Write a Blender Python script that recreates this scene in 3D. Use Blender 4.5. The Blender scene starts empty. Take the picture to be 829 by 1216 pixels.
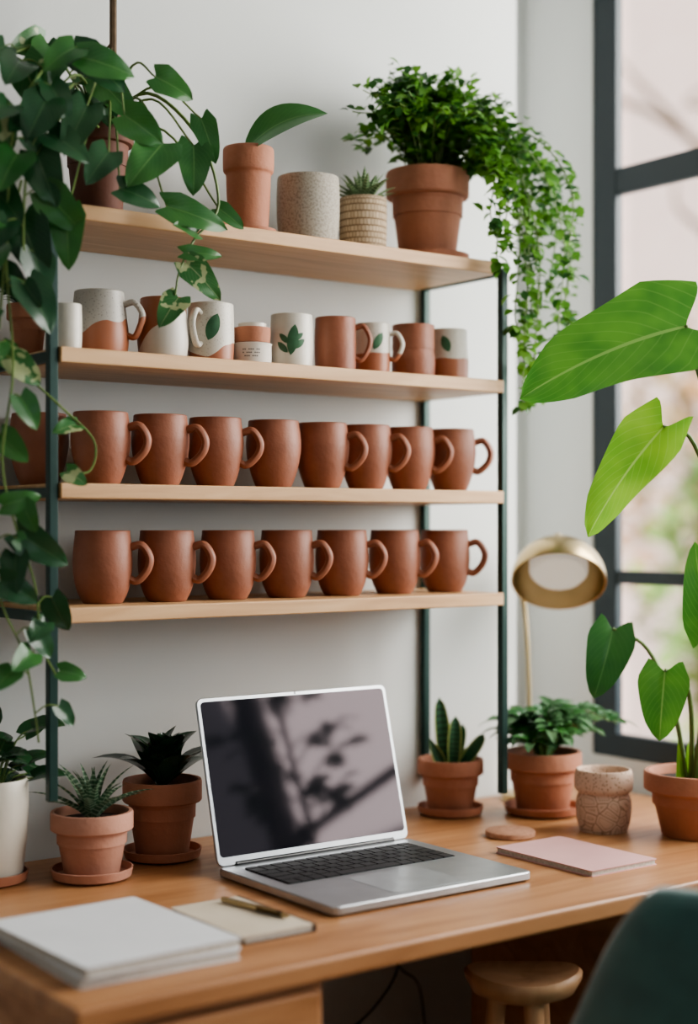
import bpy, math, random
from mathutils import Vector, Matrix
random.seed(7)
V=Vector
scene=bpy.context.scene
col=scene.collection

# ------------------------------------------------------------------ materials
def new_mat(name):
    m=bpy.data.materials.new(name); m.use_nodes=True
    nt=m.node_tree; b=nt.nodes['Principled BSDF']
    return m,nt,b
def N(nt,t,**k):
    n=nt.nodes.new(t)
    for a,v in k.items(): setattr(n,a,v)
    return n
def ramp(nt,fac,stops):
    r=N(nt,'ShaderNodeValToRGB')
    els=r.color_ramp.elements
    while len(els)<len(stops): els.new(0.5)
    for e,(p,c) in zip(els,stops):
        e.position=p; e.color=(c[0],c[1],c[2],1)
    nt.links.new(fac,r.inputs[0]); return r.outputs[0]
def simple(name,c1,c2=None,scale=20,rough=.5,metal=0,bump=0,bscale=120,spec=.5,detail=4,sheen=0,lo=.35,hi=.65):
    m,nt,b=new_mat(name)
    tc=N(nt,'ShaderNodeTexCoord')
    if c2 is None: c2=tuple(x*.88 for x in c1)
    n=N(nt,'ShaderNodeTexNoise'); n.inputs['Scale'].default_value=scale; n.inputs['Detail'].default_value=detail
    nt.links.new(tc.outputs['Object'],n.inputs['Vector'])
    nt.links.new(ramp(nt,n.outputs['Fac'],[(lo,c1),(hi,c2)]),b.inputs['Base Color'])
    b.inputs['Roughness'].default_value=rough; b.inputs['Metallic'].default_value=metal
    b.inputs['Specular IOR Level'].default_value=spec
    if sheen: b.inputs['Sheen Weight'].default_value=sheen
    if bump:
        n2=N(nt,'ShaderNodeTexNoise'); n2.inputs['Scale'].default_value=bscale
        nt.links.new(tc.outputs['Object'],n2.inputs['Vector'])
        bp=N(nt,'ShaderNodeBump'); bp.inputs['Strength'].default_value=bump; bp.inputs['Distance'].default_value=.002
        nt.links.new(n2.outputs['Fac'],bp.inputs['Height']); nt.links.new(bp.outputs[0],b.inputs['Normal'])
    return m
def wood(name,c1,c2,c3,sc=(1.5,14,14),rough=.45):
    m,nt,b=new_mat(name)
    tc=N(nt,'ShaderNodeTexCoord'); mp=N(nt,'ShaderNodeMapping'); mp.inputs['Scale'].default_value=sc
    nt.links.new(tc.outputs['Object'],mp.inputs['Vector'])
    n=N(nt,'ShaderNodeTexNoise'); n.inputs['Scale'].default_value=2.2; n.inputs['Detail'].default_value=6; n.inputs['Distortion'].default_value=1.2
    nt.links.new(mp.outputs[0],n.inputs['Vector'])
    nt.links.new(ramp(nt,n.outputs['Fac'],[(.3,c1),(.5,c2),(.72,c3)]),b.inputs['Base Color'])
    b.inputs['Roughness'].default_value=rough
    bp=N(nt,'ShaderNodeBump'); bp.inputs['Strength'].default_value=.08; bp.inputs['Distance'].default_value=.002
    nt.links.new(n.outputs['Fac'],bp.inputs['Height']); nt.links.new(bp.outputs[0],b.inputs['Normal'])
    return m
def leafmat(name,c1,c2,rib,trans=.25,rough=.35,stripes=None,varieg=None,edge=None):
    m,nt,b=new_mat(name)
    uv=N(nt,'ShaderNodeUVMap'); sp=N(nt,'ShaderNodeSeparateXYZ'); nt.links.new(uv.outputs[0],sp.inputs[0])
    tc=N(nt,'ShaderNodeTexCoord')
    n=N(nt,'ShaderNodeTexNoise'); n.inputs['Scale'].default_value=14
    nt.links.new(tc.outputs['Object'],n.inputs['Vector'])
    base=ramp(nt,n.outputs['Fac'],[(.35,c1),(.65,c2)])
    def math_(op,a,b_=None):
        x=N(nt,'ShaderNodeMath',operation=op)
        for i,v in enumerate((a,b_)):
            if v is None: continue
            if isinstance(v,(int,float)): x.inputs[i].default_value=v
            else: nt.links.new(v,x.inputs[i])
        return x.outputs[0]
    def mix(f,a,bc):
        x=N(nt,'ShaderNodeMix',data_type='RGBA')
        nt.links.new(f,x.inputs[0]); nt.links.new(a,x.inputs[6])
        x.inputs[7].default_value=(*bc,1); return x.outputs[2]
    q=math_('ABSOLUTE',math_('SUBTRACT',sp.outputs[0],.5))
    if varieg:
        n3=N(nt,'ShaderNodeTexNoise'); n3.inputs['Scale'].default_value=45
        nt.links.new(tc.outputs['Object'],n3.inputs['Vector'])
        f=math_('GREATER_THAN',n3.outputs['Fac'],.56); base=mix(f,base,varieg)
    if stripes:
        w=math_('SINE',math_('MULTIPLY',sp.outputs[1],70)); f=math_('GREATER_THAN',math_('ADD',w,math_('MULTIPLY',n.outputs['Fac'],.8)),.85)
        base=mix(f,base,stripes)
    if edge:
        base=mix(math_('GREATER_THAN',q,.40),base,edge)
    if rib:
        f1=math_('MULTIPLY',math_('LESS_THAN',q,.018),.7)
        sv=math_('SINE',math_('ADD',math_('MULTIPLY',sp.outputs[1],60),math_('MULTIPLY',q,-55)))
        f2=math_('MULTIPLY',math_('GREATER_THAN',sv,.93),.18)
        base=mix(math_('MAXIMUM',f1,f2),base,rib)
    nt.links.new(base,b.inputs['Base Color']); b.inputs['Roughness'].default_value=rough
    tr=N(nt,'ShaderNodeBsdfTranslucent'); nt.links.new(base,tr.inputs[0])
    mx=N(nt,'ShaderNodeMixShader'); mx.inputs[0].default_value=trans
    out=nt.nodes['Material Output']
    nt.links.new(b.outputs[0],mx.inputs[1]); nt.links.new(tr.outputs[0],mx.inputs[2]); nt.links.new(mx.outputs[0],out.inputs[0])
    return m
def glaze(name,top,bot,h,amp=.03,speck=None,tilt=0.0,nscale=22):
    m,nt,b=new_mat(name)
    tc=N(nt,'ShaderNodeTexCoord'); sp=N(nt,'ShaderNodeSeparateXYZ'); nt.links.new(tc.outputs['Object'],sp.inputs[0])
    n=N(nt,'ShaderNodeTexNoise'); n.inputs['Scale'].default_value=nscale; n.inputs['Detail'].default_value=1
    nt.links.new(tc.outputs['Object'],n.inputs['Vector'])
    a=N(nt,'ShaderNodeMath',operation='MULTIPLY_ADD'); nt.links.new(n.outputs['Fac'],a.inputs[0]); a.inputs[1].default_value=amp*2; a.inputs[2].default_value=h-amp
    t=N(nt,'ShaderNodeMath',operation='MULTIPLY_ADD'); nt.links.new(sp.outputs[0],t.inputs[0]); t.inputs[1].default_value=tilt; nt.links.new(a.outputs[0],t.inputs[2])
    g=N(nt,'ShaderNodeMath',operation='GREATER_THAN'); nt.links.new(sp.outputs[2],g.inputs[0]); nt.links.new(t.outputs[0],g.inputs[1])
    mx=N(nt,'ShaderNodeMix',data_type='RGBA'); nt.links.new(g.outputs[0],mx.inputs[0]); mx.inputs[6].default_value=(*bot,1)
    if speck:
        v=N(nt,'ShaderNodeTexNoise'); v.inputs['Scale'].default_value=420; nt.links.new(tc.outputs['Object'],v.inputs['Vector'])
        nt.links.new(ramp(nt,v.outputs['Fac'],[(.62,top),(.68,speck)]),mx.inputs[7])
    else: mx.inputs[7].default_value=(*top,1)
    nt.links.new(mx.outputs[2],b.inputs['Base Color']); b.inputs['Roughness'].default_value=.4
    return m

M={}
M['mug']=simple('mug_terracotta',(.335,.130,.074),(.235,.086,.049),16,.5,bump=.3,detail=8,lo=.3,hi=.7)
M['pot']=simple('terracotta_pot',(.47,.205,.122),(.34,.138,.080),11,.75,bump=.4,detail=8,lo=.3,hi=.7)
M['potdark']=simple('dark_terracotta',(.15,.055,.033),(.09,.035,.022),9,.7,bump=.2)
M['potpink']=simple('pale_terracotta',(.54,.28,.20),(.42,.205,.14),11,.85,bump=.35,detail=8)
M['soil']=simple('soil',(.035,.022,.015),(.01,.007,.005),90,.95,bump=.9)
M['concrete']=simple('speckled_stoneware',(.42,.385,.32),(.27,.24,.20),330,.8,bump=.2,lo=.45,hi=.66)
M['cream']=simple('cream_ceramic',(.70,.66,.58),(.62,.58,.5),10,.35)
M['white']=simple('white_ceramic',(.68,.65,.57),(.60,.57,.50),40,.35)
M['shelfwood']=wood('shelf_oak',(.46,.265,.125),(.56,.335,.165),(.64,.41,.22))
M['deskwood']=wood('desk_oak',(.33,.15,.062),(.43,.21,.095),(.51,.27,.13),(1.2,11,11),.36)
M['drawerwood']=wood('drawer_oak',(.36,.175,.085),(.46,.23,.115),(.52,.28,.15),(1.5,8,9),.5)
M['stoolwood']=wood('stool_beech',(.46,.25,.13),(.57,.33,.18),(.65,.40,.23),(8,8,2))
M['floorwood']=wood('floor_oak',(.26,.15,.08),(.34,.2,.12),(.40,.25,.15),(1,8,8))
M['frame']=simple('green_metal',(.012,.045,.036),(.009,.036,.029),5,.4,.3)
M['winframe']=simple('slate_window_frame',(.020,.034,.042),(.015,.027,.034),4,.45)
M['wall']=simple('wall_paint',(.67,.69,.675),(.64,.66,.645),2.5,.85,bump=.06,bscale=60)
M['wallw']=simple('wall_paint_white',(.84,.85,.84),(.81,.82,.81),2.5,.85)
M['wallg']=simple('wall_low_bounce_grey',(.34,.36,.36),(.31,.33,.33),2.5,.85)  # grey given to the unseen walls so they bounce less light
M['ceil']=simple('ceiling_paint',(.55,.56,.55),None,3,.9)
M['alu']=simple('aluminium',(.50,.52,.54),(.46,.48,.50),30,.34,.85)
M['key']=simple('key_black',(.012,.012,.013),None,30,.5)
M['screen']=simple('screen_glass',(.014,.013,.017),(.010,.011,.015),3,.05,spec=.30)
M['screen'].node_tree.nodes['Principled BSDF'].inputs['Specular Tint'].default_value=(1,.82,.88,1)  # pink of the mirrored panes put into the specular tint
M['bezel']=simple('bezel_black',(.01,.01,.011),None,3,.15)
M['trackpad']=simple('trackpad_grey',(.44,.46,.48),None,30,.3,.5)
M['paper']=simple('paper_white',(.72,.73,.75),(.68,.69,.71),12,.75)
M['pages']=simple('page_edges',(.62,.58,.52),(.5,.46,.4),200,.9)
M['kraft']=simple('cream_paper',(.62,.54,.43),(.56,.48,.37),12,.8)
M['pink']=simple('pink_cover',(.70,.42,.40),(.64,.37,.36),8,.5)
M['leather']=simple('brown_binding',(.09,.05,.03),None,40,.6)
M['brass']=simple('brass',(.60,.46,.26),(.50,.38,.20),8,.3,1)
M['darkbrass']=simple('dark_brass',(.12,.08,.04),(.08,.05,.025),8,.3,1)
M['velvet']=simple('teal_velvet',(.035,.13,.12),(.025,.095,.088),18,.8,sheen=1.0)
M['cable']=simple('cable_rubber',(.015,.013,.012),None,10,.5)
M['stem']=simple('green_stem',(.16,.24,.06),(.10,.17,.04),30,.5)
M['brstem']=simple('brown_stem',(.14,.09,.05),(.09,.06,.03),60,.8,bump=.4)
M['label']=simple('paper_label',(.66,.62,.56),None,10,.7)
M['ink']=simple('ink',(.08,.08,.08),None,10,.7)
M['cork']=simple('cork_coaster',(.50,.27,.17),(.40,.2,.12),120,.85,bump=.3)
M['paint_green']=simple('painted_green',(.035,.11,.05),(.05,.15,.07),80,.5)
M['L_dark']=leafmat('pothos_dark',(.014,.060,.024),(.026,.088,.032),(.07,.15,.06),.12,.26)
M['L_mid']=leafmat('pothos_mid',(.027,.12,.030),(.05,.17,.037),(.12,.25,.08),.2,.28)
M['L_var']=leafmat('pothos_variegated',(.03,.13,.035),(.05,.17,.045),(.3,.38,.2),.25,.3,varieg=(.36,.42,.22))
M['L_bush']=leafmat('bush_green',(.08,.23,.03),(.17,.36,.055),None,.4,.45)
M['L_bush2']=leafmat('bush_green_dark',(.025,.10,.018),(.04,.14,.025),None,.25,.45)
M['L_bright']=leafmat('big_leaf_bright',(.15,.36,.035),(.27,.50,.05),(.40,.58,.16),.5,.3)
M['L_big']=leafmat('big_leaf_green',(.055,.20,.03),(.11,.30,.04),(.26,.44,.12),.42,.28)
M['L_black']=leafmat('rubber_leaf',(.014,.042,.024),(.028,.072,.036),(.05,.10,.05),.05,.16)
M['L_aloe']=leafmat('aloe_leaf',(.05,.12,.065),(.08,.16,.085),None,.08,.45,stripes=(.28,.36,.25))
M['L_snake']=leafmat('snake_leaf',(.03,.12,.05),(.05,.16,.06),None,.1,.4,stripes=(.012,.05,.025),edge=(.35,.42,.12))
M['L_pale']=leafmat('pale_leaf',(.05,.15,.06),(.10,.22,.09),(.3,.42,.25),.25,.4)
M['L_grey']=leafmat('succulent_leaf',(.08,.17,.07),(.13,.23,.10),None,.1,.5,stripes=(.3,.38,.22))

m,nt,b=new_mat('carved_clay'); tc=N(nt,'ShaderNodeTexCoord'); sp=N(nt,'ShaderNodeSeparateXYZ'); nt.links.new(tc.outputs['Object'],sp.inputs[0])
vo=N(nt,'ShaderNodeTexVoronoi'); vo.inputs['Scale'].default_value=210; nt.links.new(tc.outputs['Object'],vo.inputs['Vector'])
wv=N(nt,'ShaderNodeTexVoronoi',feature='DISTANCE_TO_EDGE'); wv.inputs['Scale'].default_value=48; nt.links.new(tc.outputs['Object'],wv.inputs['Vector'])
r1=ramp(nt,vo.outputs['Distance'],[(.20,(.34,.20,.13)),(.36,(.66,.49,.38))])
r2=ramp(nt,wv.outputs['Distance'],[(.015,(.36,.22,.15)),(.05,(.66,.48,.37)),(.16,(.68,.50,.39)),(.20,(.45,.29,.2)),(.25,(.66,.48,.37))])
g=N(nt,'ShaderNodeMath',operation='GREATER_THAN'); nt.links.new(sp.outputs[2],g.inputs[0]); g.inputs[1].default_value=.062
mx=N(nt,'ShaderNodeMix',data_type='RGBA'); nt.links.new(g.outputs[0],mx.inputs[0]); nt.links.new(r2,mx.inputs[6]); nt.links.new(r1,mx.inputs[7])
nt.links.new(mx.outputs[2],b.inputs['Base Color']); b.inputs['Roughness'].default_value=.85
bp=N(nt,'ShaderNodeBump'); bp.inputs['Strength'].default_value=.4; bp.inputs['Distance'].default_value=.002; nt.links.new(mx.outputs[2],bp.inputs['Height']); nt.links.new(bp.outputs[0],b.inputs['Normal'])
M['carved']=m
m,nt,b=new_mat('woven_basket'); tc=N(nt,'ShaderNodeTexCoord'); mp=N(nt,'ShaderNodeMapping'); nt.links.new(tc.outputs['UV'],mp.inputs['Vector']); mp.inputs['Scale'].default_value=(40,24,1)
ck=N(nt,'ShaderNodeTexBrick'); ck.inputs['Scale'].default_value=1; ck.inputs['Color1'].default_value=(.58,.46,.32,1); ck.inputs['Color2'].default_value=(.48,.37,.25,1); ck.inputs['Mortar'].default_value=(.22,.15,.09,1)
ck.inputs['Brick Width'].default_value=1; ck.inputs['Row Height'].default_value=.7; ck.inputs['Mortar Size'].default_value=.08
nt.links.new(mp.outputs[0],ck.inputs['Vector']); nt.links.new(ck.outputs['Color'],b.inputs['Base Color']); b.inputs['Roughness'].default_value=.9
bp=N(nt,'ShaderNodeBump'); bp.inputs['Strength'].default_value=1; bp.inputs['Distance'].default_value=.003; bp.invert=True; nt.links.new(ck.outputs['Fac'],bp.inputs['Height']); nt.links.new(bp.outputs[0],b.inputs['Normal'])
M['basket']=m
m,nt,b=new_mat('lamp_diffuser'); b.inputs['Base Color'].default_value=(.85,.80,.72,1); b.inputs['Emission Color'].default_value=(1,.93,.85,1); b.inputs['Emission Strength'].default_value=.35; M['diff']=m
m,nt,b=new_mat('brick_facade'); tc=N(nt,'ShaderNodeTexCoord'); mp=N(nt,'ShaderNodeMapping'); mp.inputs['Rotation'].default_value=(math.radians(90),0,math.radians(90)); nt.links.new(tc.outputs['Object'],mp.inputs['Vector'])
ck=N(nt,'ShaderNodeTexBrick'); ck.inputs['Scale'].default_value=4; ck.inputs['Color1'].default_value=(.62,.44,.38,1); ck.inputs['Color2'].default_value=(.56,.38,.33,1); ck.inputs['Mortar'].default_value=(.7,.66,.6,1)
nt.links.new(mp.outputs[0],ck.inputs['Vector']); nt.links.new(ck.outputs['Color'],b.inputs['Base Color']); b.inputs['Roughness'].default_value=.9; M['brick']=m
M['stucco']=simple('pale_stucco',(.88,.89,.89),(.82,.83,.83),1,.9)
M['extwin']=simple('far_window',(.30,.36,.40),None,1,.3)
M['fol1']=simple('tree_foliage_green',(.14,.24,.06),(.28,.32,.09),2,.8)
M['fol2']=simple('tree_foliage_autumn',(.42,.20,.09),(.32,.28,.12),2,.8)
M['pave']=simple('pavement',(.5,.5,.48),None,2,.9)

# ------------------------------------------------------------------ mesh builder
class MB:
    def __init__(s): s.v=[];s.f=[];s.uv=[];s.m=[]
    def add(s,verts,faces,uvs=None,m=0):
        o=len(s.v); s.v+= [tuple(p) for p in verts]
        s.uv+= (uvs if uvs else [(0,0)]*len(verts))
        for f in faces: s.f.append(tuple(i+o for i in f)); s.m.append(m)
    def build(s,name,mats,parent=None,loc=None,smooth=True,angle=38,bevel=0,recalc=True):
        me=bpy.data.meshes.new(name); me.from_pydata(s.v,[],s.f)
        for mt in mats: me.materials.append(M[mt] if isinstance(mt,str) else mt)
        me.polygons.foreach_set('material_index',s.m)
        ul=me.uv_layers.new(name='UVMap')
        for l in me.loops: ul.data[l.index].uv=s.uv[l.vertex_index]
        if recalc:
            import bmesh
            bm=bmesh.new(); bm.from_mesh(me); bmesh.ops.recalc_face_normals(bm,faces=bm.faces); bm.to_mesh(me); bm.free()
        if smooth:
            me.polygons.foreach_set('use_smooth',[True]*len(me.polygons))
            me.set_sharp_from_angle(angle=math.radians(angle))
        ob=bpy.data.objects.new(name,me); col.objects.link(ob)
        if loc is not None: ob.location=loc
        if parent:
            ob.parent=parent; ob.matrix_parent_inverse=Matrix.Translation(-V(parent.location))
        if bevel:
            b=ob.modifiers.new('bevel','BEVEL'); b.width=bevel; b.segments=3; b.limit_method='ANGLE'; b.angle_limit=math.radians(40)
        return ob
def empty(name,loc):
    e=bpy.data.objects.new(name,None); e.empty_display_size=.02; e.location=loc; col.objects.link(e); return e
def box(mb,a,b,m=0):
    x0,y0,z0=a;x1,y1,z1=b
    v=[(x0,y0,z0),(x1,y0,z0),(x1,y1,z0),(x0,y1,z0),(x0,y0,z1),(x1,y0,z1),(x1,y1,z1),(x0,y1,z1)]
    mb.add(v,[(0,3,2,1),(4,5,6,7),(0,1,5,4),(1,2,6,5),(2,3,7,6),(3,0,4,7)],m=m)
def cr(pts,n=6):
    pts=[V(p) for p in pts]; out=[]
    P=[pts[0]*2-pts[1]]+pts+[pts[-1]*2-pts[-2]]
    for i in range(1,len(P)-2):
        a,b,c,d=P[i-1],P[i],P[i+1],P[i+2]
        for k in range(n):
            t=k/n
            out.append(.5*((2*b)+(c-a)*t+(2*a-5*b+4*c-d)*t*t+(3*b-a-3*c+d)*t**3))
    out.append(pts[-1]); return out
def prof(pts,n=5):
    return [(max(p.x,.0004),p.y) for p in cr([(r,z,0) for r,z in pts],n)]
def lathe(mb,pr,c=(0,0,0),seg=40,m=0,M4=None,mf=None):
    v=[];uv=[];f=[]
    for i,(r,z) in enumerate(pr):
        for k in range(seg):
            a=2*math.pi*k/seg
            p=V((r*math.cos(a),r*math.sin(a),z))
            if M4 is not None: p=M4@p
            v.append(p+V(c)); uv.append((k/seg,i/(len(pr)-1)))
    for i in range(len(pr)-1):
        for k in range(seg):
            k2=(k+1)%seg
            f.append((i*seg+k,i*seg+k2,(i+1)*seg+k2,(i+1)*seg+k))
    mb.add(v,f,uv,m)
def tube(mb,pts,r,seg=8,m=0,n=6,flat=1,up=None,smooth=True):
    pts=cr(pts,n) if smooth else [V(p) for p in pts]
    L=len(pts); v=[];f=[]
    t0=(pts[1]-pts[0]).normalized()
    nn=V(up) if up else (V((0,0,1)) if abs(t0.z)<.9 else V((1,0,0)))
    for i,p in enumerate(pts):
        t=((pts[min(i+1,L-1)]-pts[max(i-1,0)])).normalized()
        nn=(nn-t*nn.dot(t)).normalized(); bb=t.cross(nn)
        rr=r if isinstance(r,(int,float)) else r[0]+(r[1]-r[0])*i/(L-1)
        for k in range(seg):
            a=2*math.pi*k/seg; v.append(p+nn*math.cos(a)*rr+bb*math.sin(a)*rr*flat)
    for i in range(L-1):
        for k in range(seg):
            k2=(k+1)%seg; f.append((i*seg+k,i*seg+k2,(i+1)*seg+k2,(i+1)*seg+k))
    f.append(tuple(range(seg-1,-1,-1))); f.append(tuple((L-1)*seg+k for k in range(seg)))
    mb.add(v,f,m=m)
def slab(mb,x0,x1,y0,y1,z0,z1,r,m=0,M4=None,s=6,ch=0.0):
    out=[]
    for cx,cy,a0 in ((x1-r,y1-r,0),(x0+r,y1-r,90),(x0+r,y0+r,180),(x1-r,y0+r,270)):
        for k in range(s+1):
            a=math.radians(a0+90*k/s); out.append((cx+r*math.cos(a),cy+r*math.sin(a),math.cos(a),math.sin(a)))
    n=len(out); v=[]
    rings=[(z0,ch),(z0+ch,0),(z1-ch,0),(z1,ch)] if ch else [(z0,0),(z1,0)]
    for z,ins in rings:
        for (x,y,cx,cy) in out:
            p=V((x-cx*ins,y-cy*ins,z)); v.append(M4@p if M4 is not None else p)
    f=[tuple(range(n-1,-1,-1)),tuple((len(rings)-1)*n+k for k in range(n))]
    for i in range(len(rings)-1):
        for k in range(n):
            k2=(k+1)%n; f.append((i*n+k,i*n+k2,(i+1)*n+k2,(i+1)*n+k))
    mb.add(v,f,m=m)
def leaf(mb,base,tip,nrm,W,shape='heart',arch=.12,fold=.25,m=0,n=9,J=3,wav=.0):
    base=V(base);tip=V(tip);L=(tip-base).length;a=(tip-base)/L
    nrm=V(nrm); n0=nrm-a*nrm.dot(a)
    if n0.length<1e-4: n0=a.orthogonal()
    n0.normalize(); s=a.cross(n0)
    ph=random.random()*6
    v=[];uv=[];f=[]
    for i in range(n+1):
        t=i/n
        if shape=='heart':
            w=math.sqrt(max(0,1-t**2.1))*(1-.30*t)*(.60+.40*min(1,t/.2))*(1-max(0,t-.75)*.9); lobe=.26
        elif shape=='oval': w=max(0,math.sin(math.pi*t**.9))**.75; lobe=0
        elif shape=='lance': w=max(0,math.sin(math.pi*(.06+.94*t)**.75)); lobe=0
        elif shape=='strap': w=(.75+.25*min(1,t/.4)) if t<.55 else math.sqrt(max(0,1-((t-.55)/.45)**2)); lobe=0
        elif shape=='spike': w=(1-t)**.8; lobe=0
        w*=W/2
        for j in range(-J,J+1):
            q=j/J
            al=L*(t-lobe*(abs(q)**1.3-.35*abs(q)**4)*(1-t)**3)
            h=arch*L*4*t*(1-t)+fold*w*abs(q)+wav*W*math.sin(ph+t*9+q*2)*abs(q)
            v.append(base+a*al+s*(w*q)+n0*h); uv.append((.5+q/2,t))
    c=2*J+1
    for i in range(n):
        for j in range(c-1): f.append((i*c+j,i*c+j+1,(i+1)*c+j+1,(i+1)*c+j))
    mb.add(v,f,uv,m)
def rnd(a,b): return random.uniform(a,b)

# ------------------------------------------------------------------ room
XW=2.15; YB=2.09
def bx(name,a,b,mat,bevel=0):
    mb=MB(); box(mb,a,b); return mb.build(name,[mat],bevel=bevel,smooth=False)
mb=MB(); box(mb,(-1.7,YB,0),(1.935,YB+.40,2.7)); mb.build('wall_back',['wall'],smooth=False)
mb=MB(); box(mb,(1.935,2.29,0),(XW+.075,2.49,2.7)); mb.build('wall_alcove',['wall'],smooth=False)
mb=MB()
box(mb,(XW,2.104,0),(XW+.075,2.29,2.7)); box(mb,(XW,-2.0,0),(XW+.075,2.104,.80)); box(mb,(XW,-2.0,2.5),(XW+.075,2.104,2.7)); box(mb,(XW,-2.6,0),(XW+.075,-2.0,2.7))
mb.build('wall_right',['wallw'],smooth=False)
bx('wall_left',(-1.9,-2.6,0),(-1.7,YB+.4,2.7),'wallg')
mb=MB(); box(mb,(-1.7,-2.6,0),(-.2,-2.5,2.7)); box(mb,(1.2,-2.6,0),(XW,-2.5,2.7)); box(mb,(-.2,-2.6,2.3),(1.2,-2.5,2.7)); box(mb,(-.2,-2.6,0),(1.2,-2.5,.8)); mb.build('wall_fill_block',['wallg'],smooth=False)  # unseen wall added behind the camera to cut sky fill and raise contrast
bx('floor',(-1.9,-2.6,-.1),(XW+.075,2.49,0),'floorwood')
bx('ceiling',(-1.9,-2.6,2.7),(XW+.075,2.49,2.8),'ceil')
bx('baseboard_back',(-1.7,YB-.012,0),(1.935,YB,.09),'wallw')
mb=MB()
F0,F1=XW+.002,XW+.022
box(mb,(F0,2.044,.80),(F1,2.104,2.5))
for y in (1.15,.45,-.25,-.95,-1.5): box(mb,(F0+.003,y-.032,.80),(F1+.04,y+.032,2.5))
box(mb,(F0,-2.0,.80),(F1,-1.96,2.5))
box(mb,(F0-.001,-2.0,.80),(F1+.001,2.104,.845)); box(mb,(F0-.001,-2.0,2.455),(F1+.001,2.104,2.5))
box(mb,(F0+.002,-2.0,1.884),(F1-.002,2.1,1.936)); box(mb,(F0+.003,-2.0,1.134),(F1-.003,2.1,1.160))
mb.build('window_1',['winframe'],smooth=False,bevel=.003)

# ------------------------------------------------------------------ exterior
mb=MB(); box(mb,(12,-2,-.6),(12.4,24,9),0)
for iy in range(9):
    for iz in range(3):
        y=1.0+iy*2.4; z=.6+iz*2.5; box(mb,(11.97,y,z),(11.999,y+.9,z+1.3),1)
for iz in range(2): box(mb,(11.9,-2,2.3+iz*2.5),(11.999,24,2.45+iz*2.5),1)
mb.build('street_building',['stucco','extwin'],smooth=False)
bx('brick_building',(9.6,9.0,-.6),(11.4,9.9,8.5),'brick')
bx('street_pavement',(2.6,-6,-.7),(12,24,-.61),'pave')
def tree(name,c,r,mat,nn,hz):
    e=empty(name,(c[0],c[1],-.6))
    mb=MB()
    for i in range(nn):
        while True:
            p=V((rnd(-1,1),rnd(-1,1),rnd(-1,1)))
            if p.length<1: break
        p=V(c)+V((p.x*r,p.y*r,p.z*hz)); d=V((rnd(-1,1),rnd(-1,1),rnd(-1,1))).normalized()
        leaf(mb,p,p+d*.16,V((rnd(-1,1),rnd(-1,1),1)),.1,'oval',n=3,J=1)
    mb.build('foliage',[mat],e,recalc=False)
    mb=MB(); tube(mb,[(c[0],c[1],-.6),(c[0]+.03,c[1],c[2]-hz*.3),(c[0]-.05,c[1]+.05,c[2]+hz*.7)],(.07,.02),8); mb.build('trunk',['brstem'],e)
tree('street_tree',(6.6,5.15,.85),.7,'fol1',560,.95)
tree('street_tree',(8.6,7.35,1.7),1.0,'fol2',420,1.1)
mb=MB(); random.seed(3)
tube(mb,[(7.4,5.9,-.6),(7.4,5.95,2),(7.3,5.95,4.2)],(.06,.03))
for i in range(14):
    a=V((7.35,5.95,2.6+i*.15)); b=a+V((rnd(-.9,.9),rnd(-.9,.9),rnd(.3,.9))); tube(mb,[a,(a+b)/2+V((0,0,.1)),b,b+V((rnd(-.4,.4),rnd(-.4,.4),.2))],(.03,.01),5)
mb.build('bare_tree',['brstem'])

# ------------------------------------------------------------------ desk
DZ=.75
e=empty('writing_desk',(1.4,1.75,0))
mb=MB(); box(mb,(.697,1.41,.724),(2.10,2.086,.75)); mb.build('desk_top',['deskwood'],e,bevel=.005,smooth=False)
def pedestal(x0,x1,y0,y1,tag):
    mb=MB(); box(mb,(x0,y0,.12),(x1,y1,.7238)); mb.build('pedestal_'+tag,['drawerwood'],e,bevel=.003,smooth=False)
    zz=[(.135,.42),(.428,.585),(.593,.712)]
    for i,(z0,z1) in enumerate(zz):
        mb=MB(); box(mb,(x0+.012,y0-.014,z0),(x1-.012,y0-.0005,z1)); mb.build('drawer_%s_%d'%(tag,i+1),['deskwood'],e,bevel=.004,smooth=False)
        cx=(x0+x1)/2; zc=(z0+z1)/2+.030
        mb=MB(); tube(mb,[(cx-.035,y0-.014,zc),(cx-.03,y0-.03,zc-.004),(cx,y0-.036,zc-.012),(cx+.03,y0-.03,zc-.004),(cx+.035,y0-.014,zc)],.005,8,flat=1.5); mb.build('handle_%s_%d'%(tag,i+1),['darkbrass'],e)
    mb=MB()
    for x in (x0+.03,x1-.03):
        for y in (y0+.04,y1-.04): tube(mb,[(x,y,.125),(x,y,0)],(.018,.012),12,n=2)
    mb.build('legs_'+tag,['drawerwood'],e)
pedestal(.722,1.022,1.432,2.04,'left'); pedestal(1.587,2.08,1.432,1.82,'right')

# ------------------------------------------------------------------ shelf unit
XL,XR,YF,YR=.892,1.708,1.878,2.081
ZS=[1.682,1.487,1.3035,1.135]
e=empty('metal_frame_shelf',(1.3,1.98,1.3))
mb=MB()
h=.0065
for x in (XL,XR):
    for y in (YF,YR):
        box(mb,(x-h,y-h,.875 if x==XL else .80),(x+h,y+h,1.672))
    for z in ZS: box(mb,(x-h+.001,YF,z-.020),(x+h-.001,YR,z-.006))
mb.build('metal_frame',['frame'],e,bevel=.0012,smooth=False)
for i,z in enumerate(ZS):
    mb=MB(); box(mb,(XL+.0075,YF-.012,z-.021),(XR-.0075 if i else XR-.02,YR+.004,z)); mb.build('shelf_board_%d'%(i+1),['shelfwood'],e,bevel=.002,smooth=False)

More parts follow.
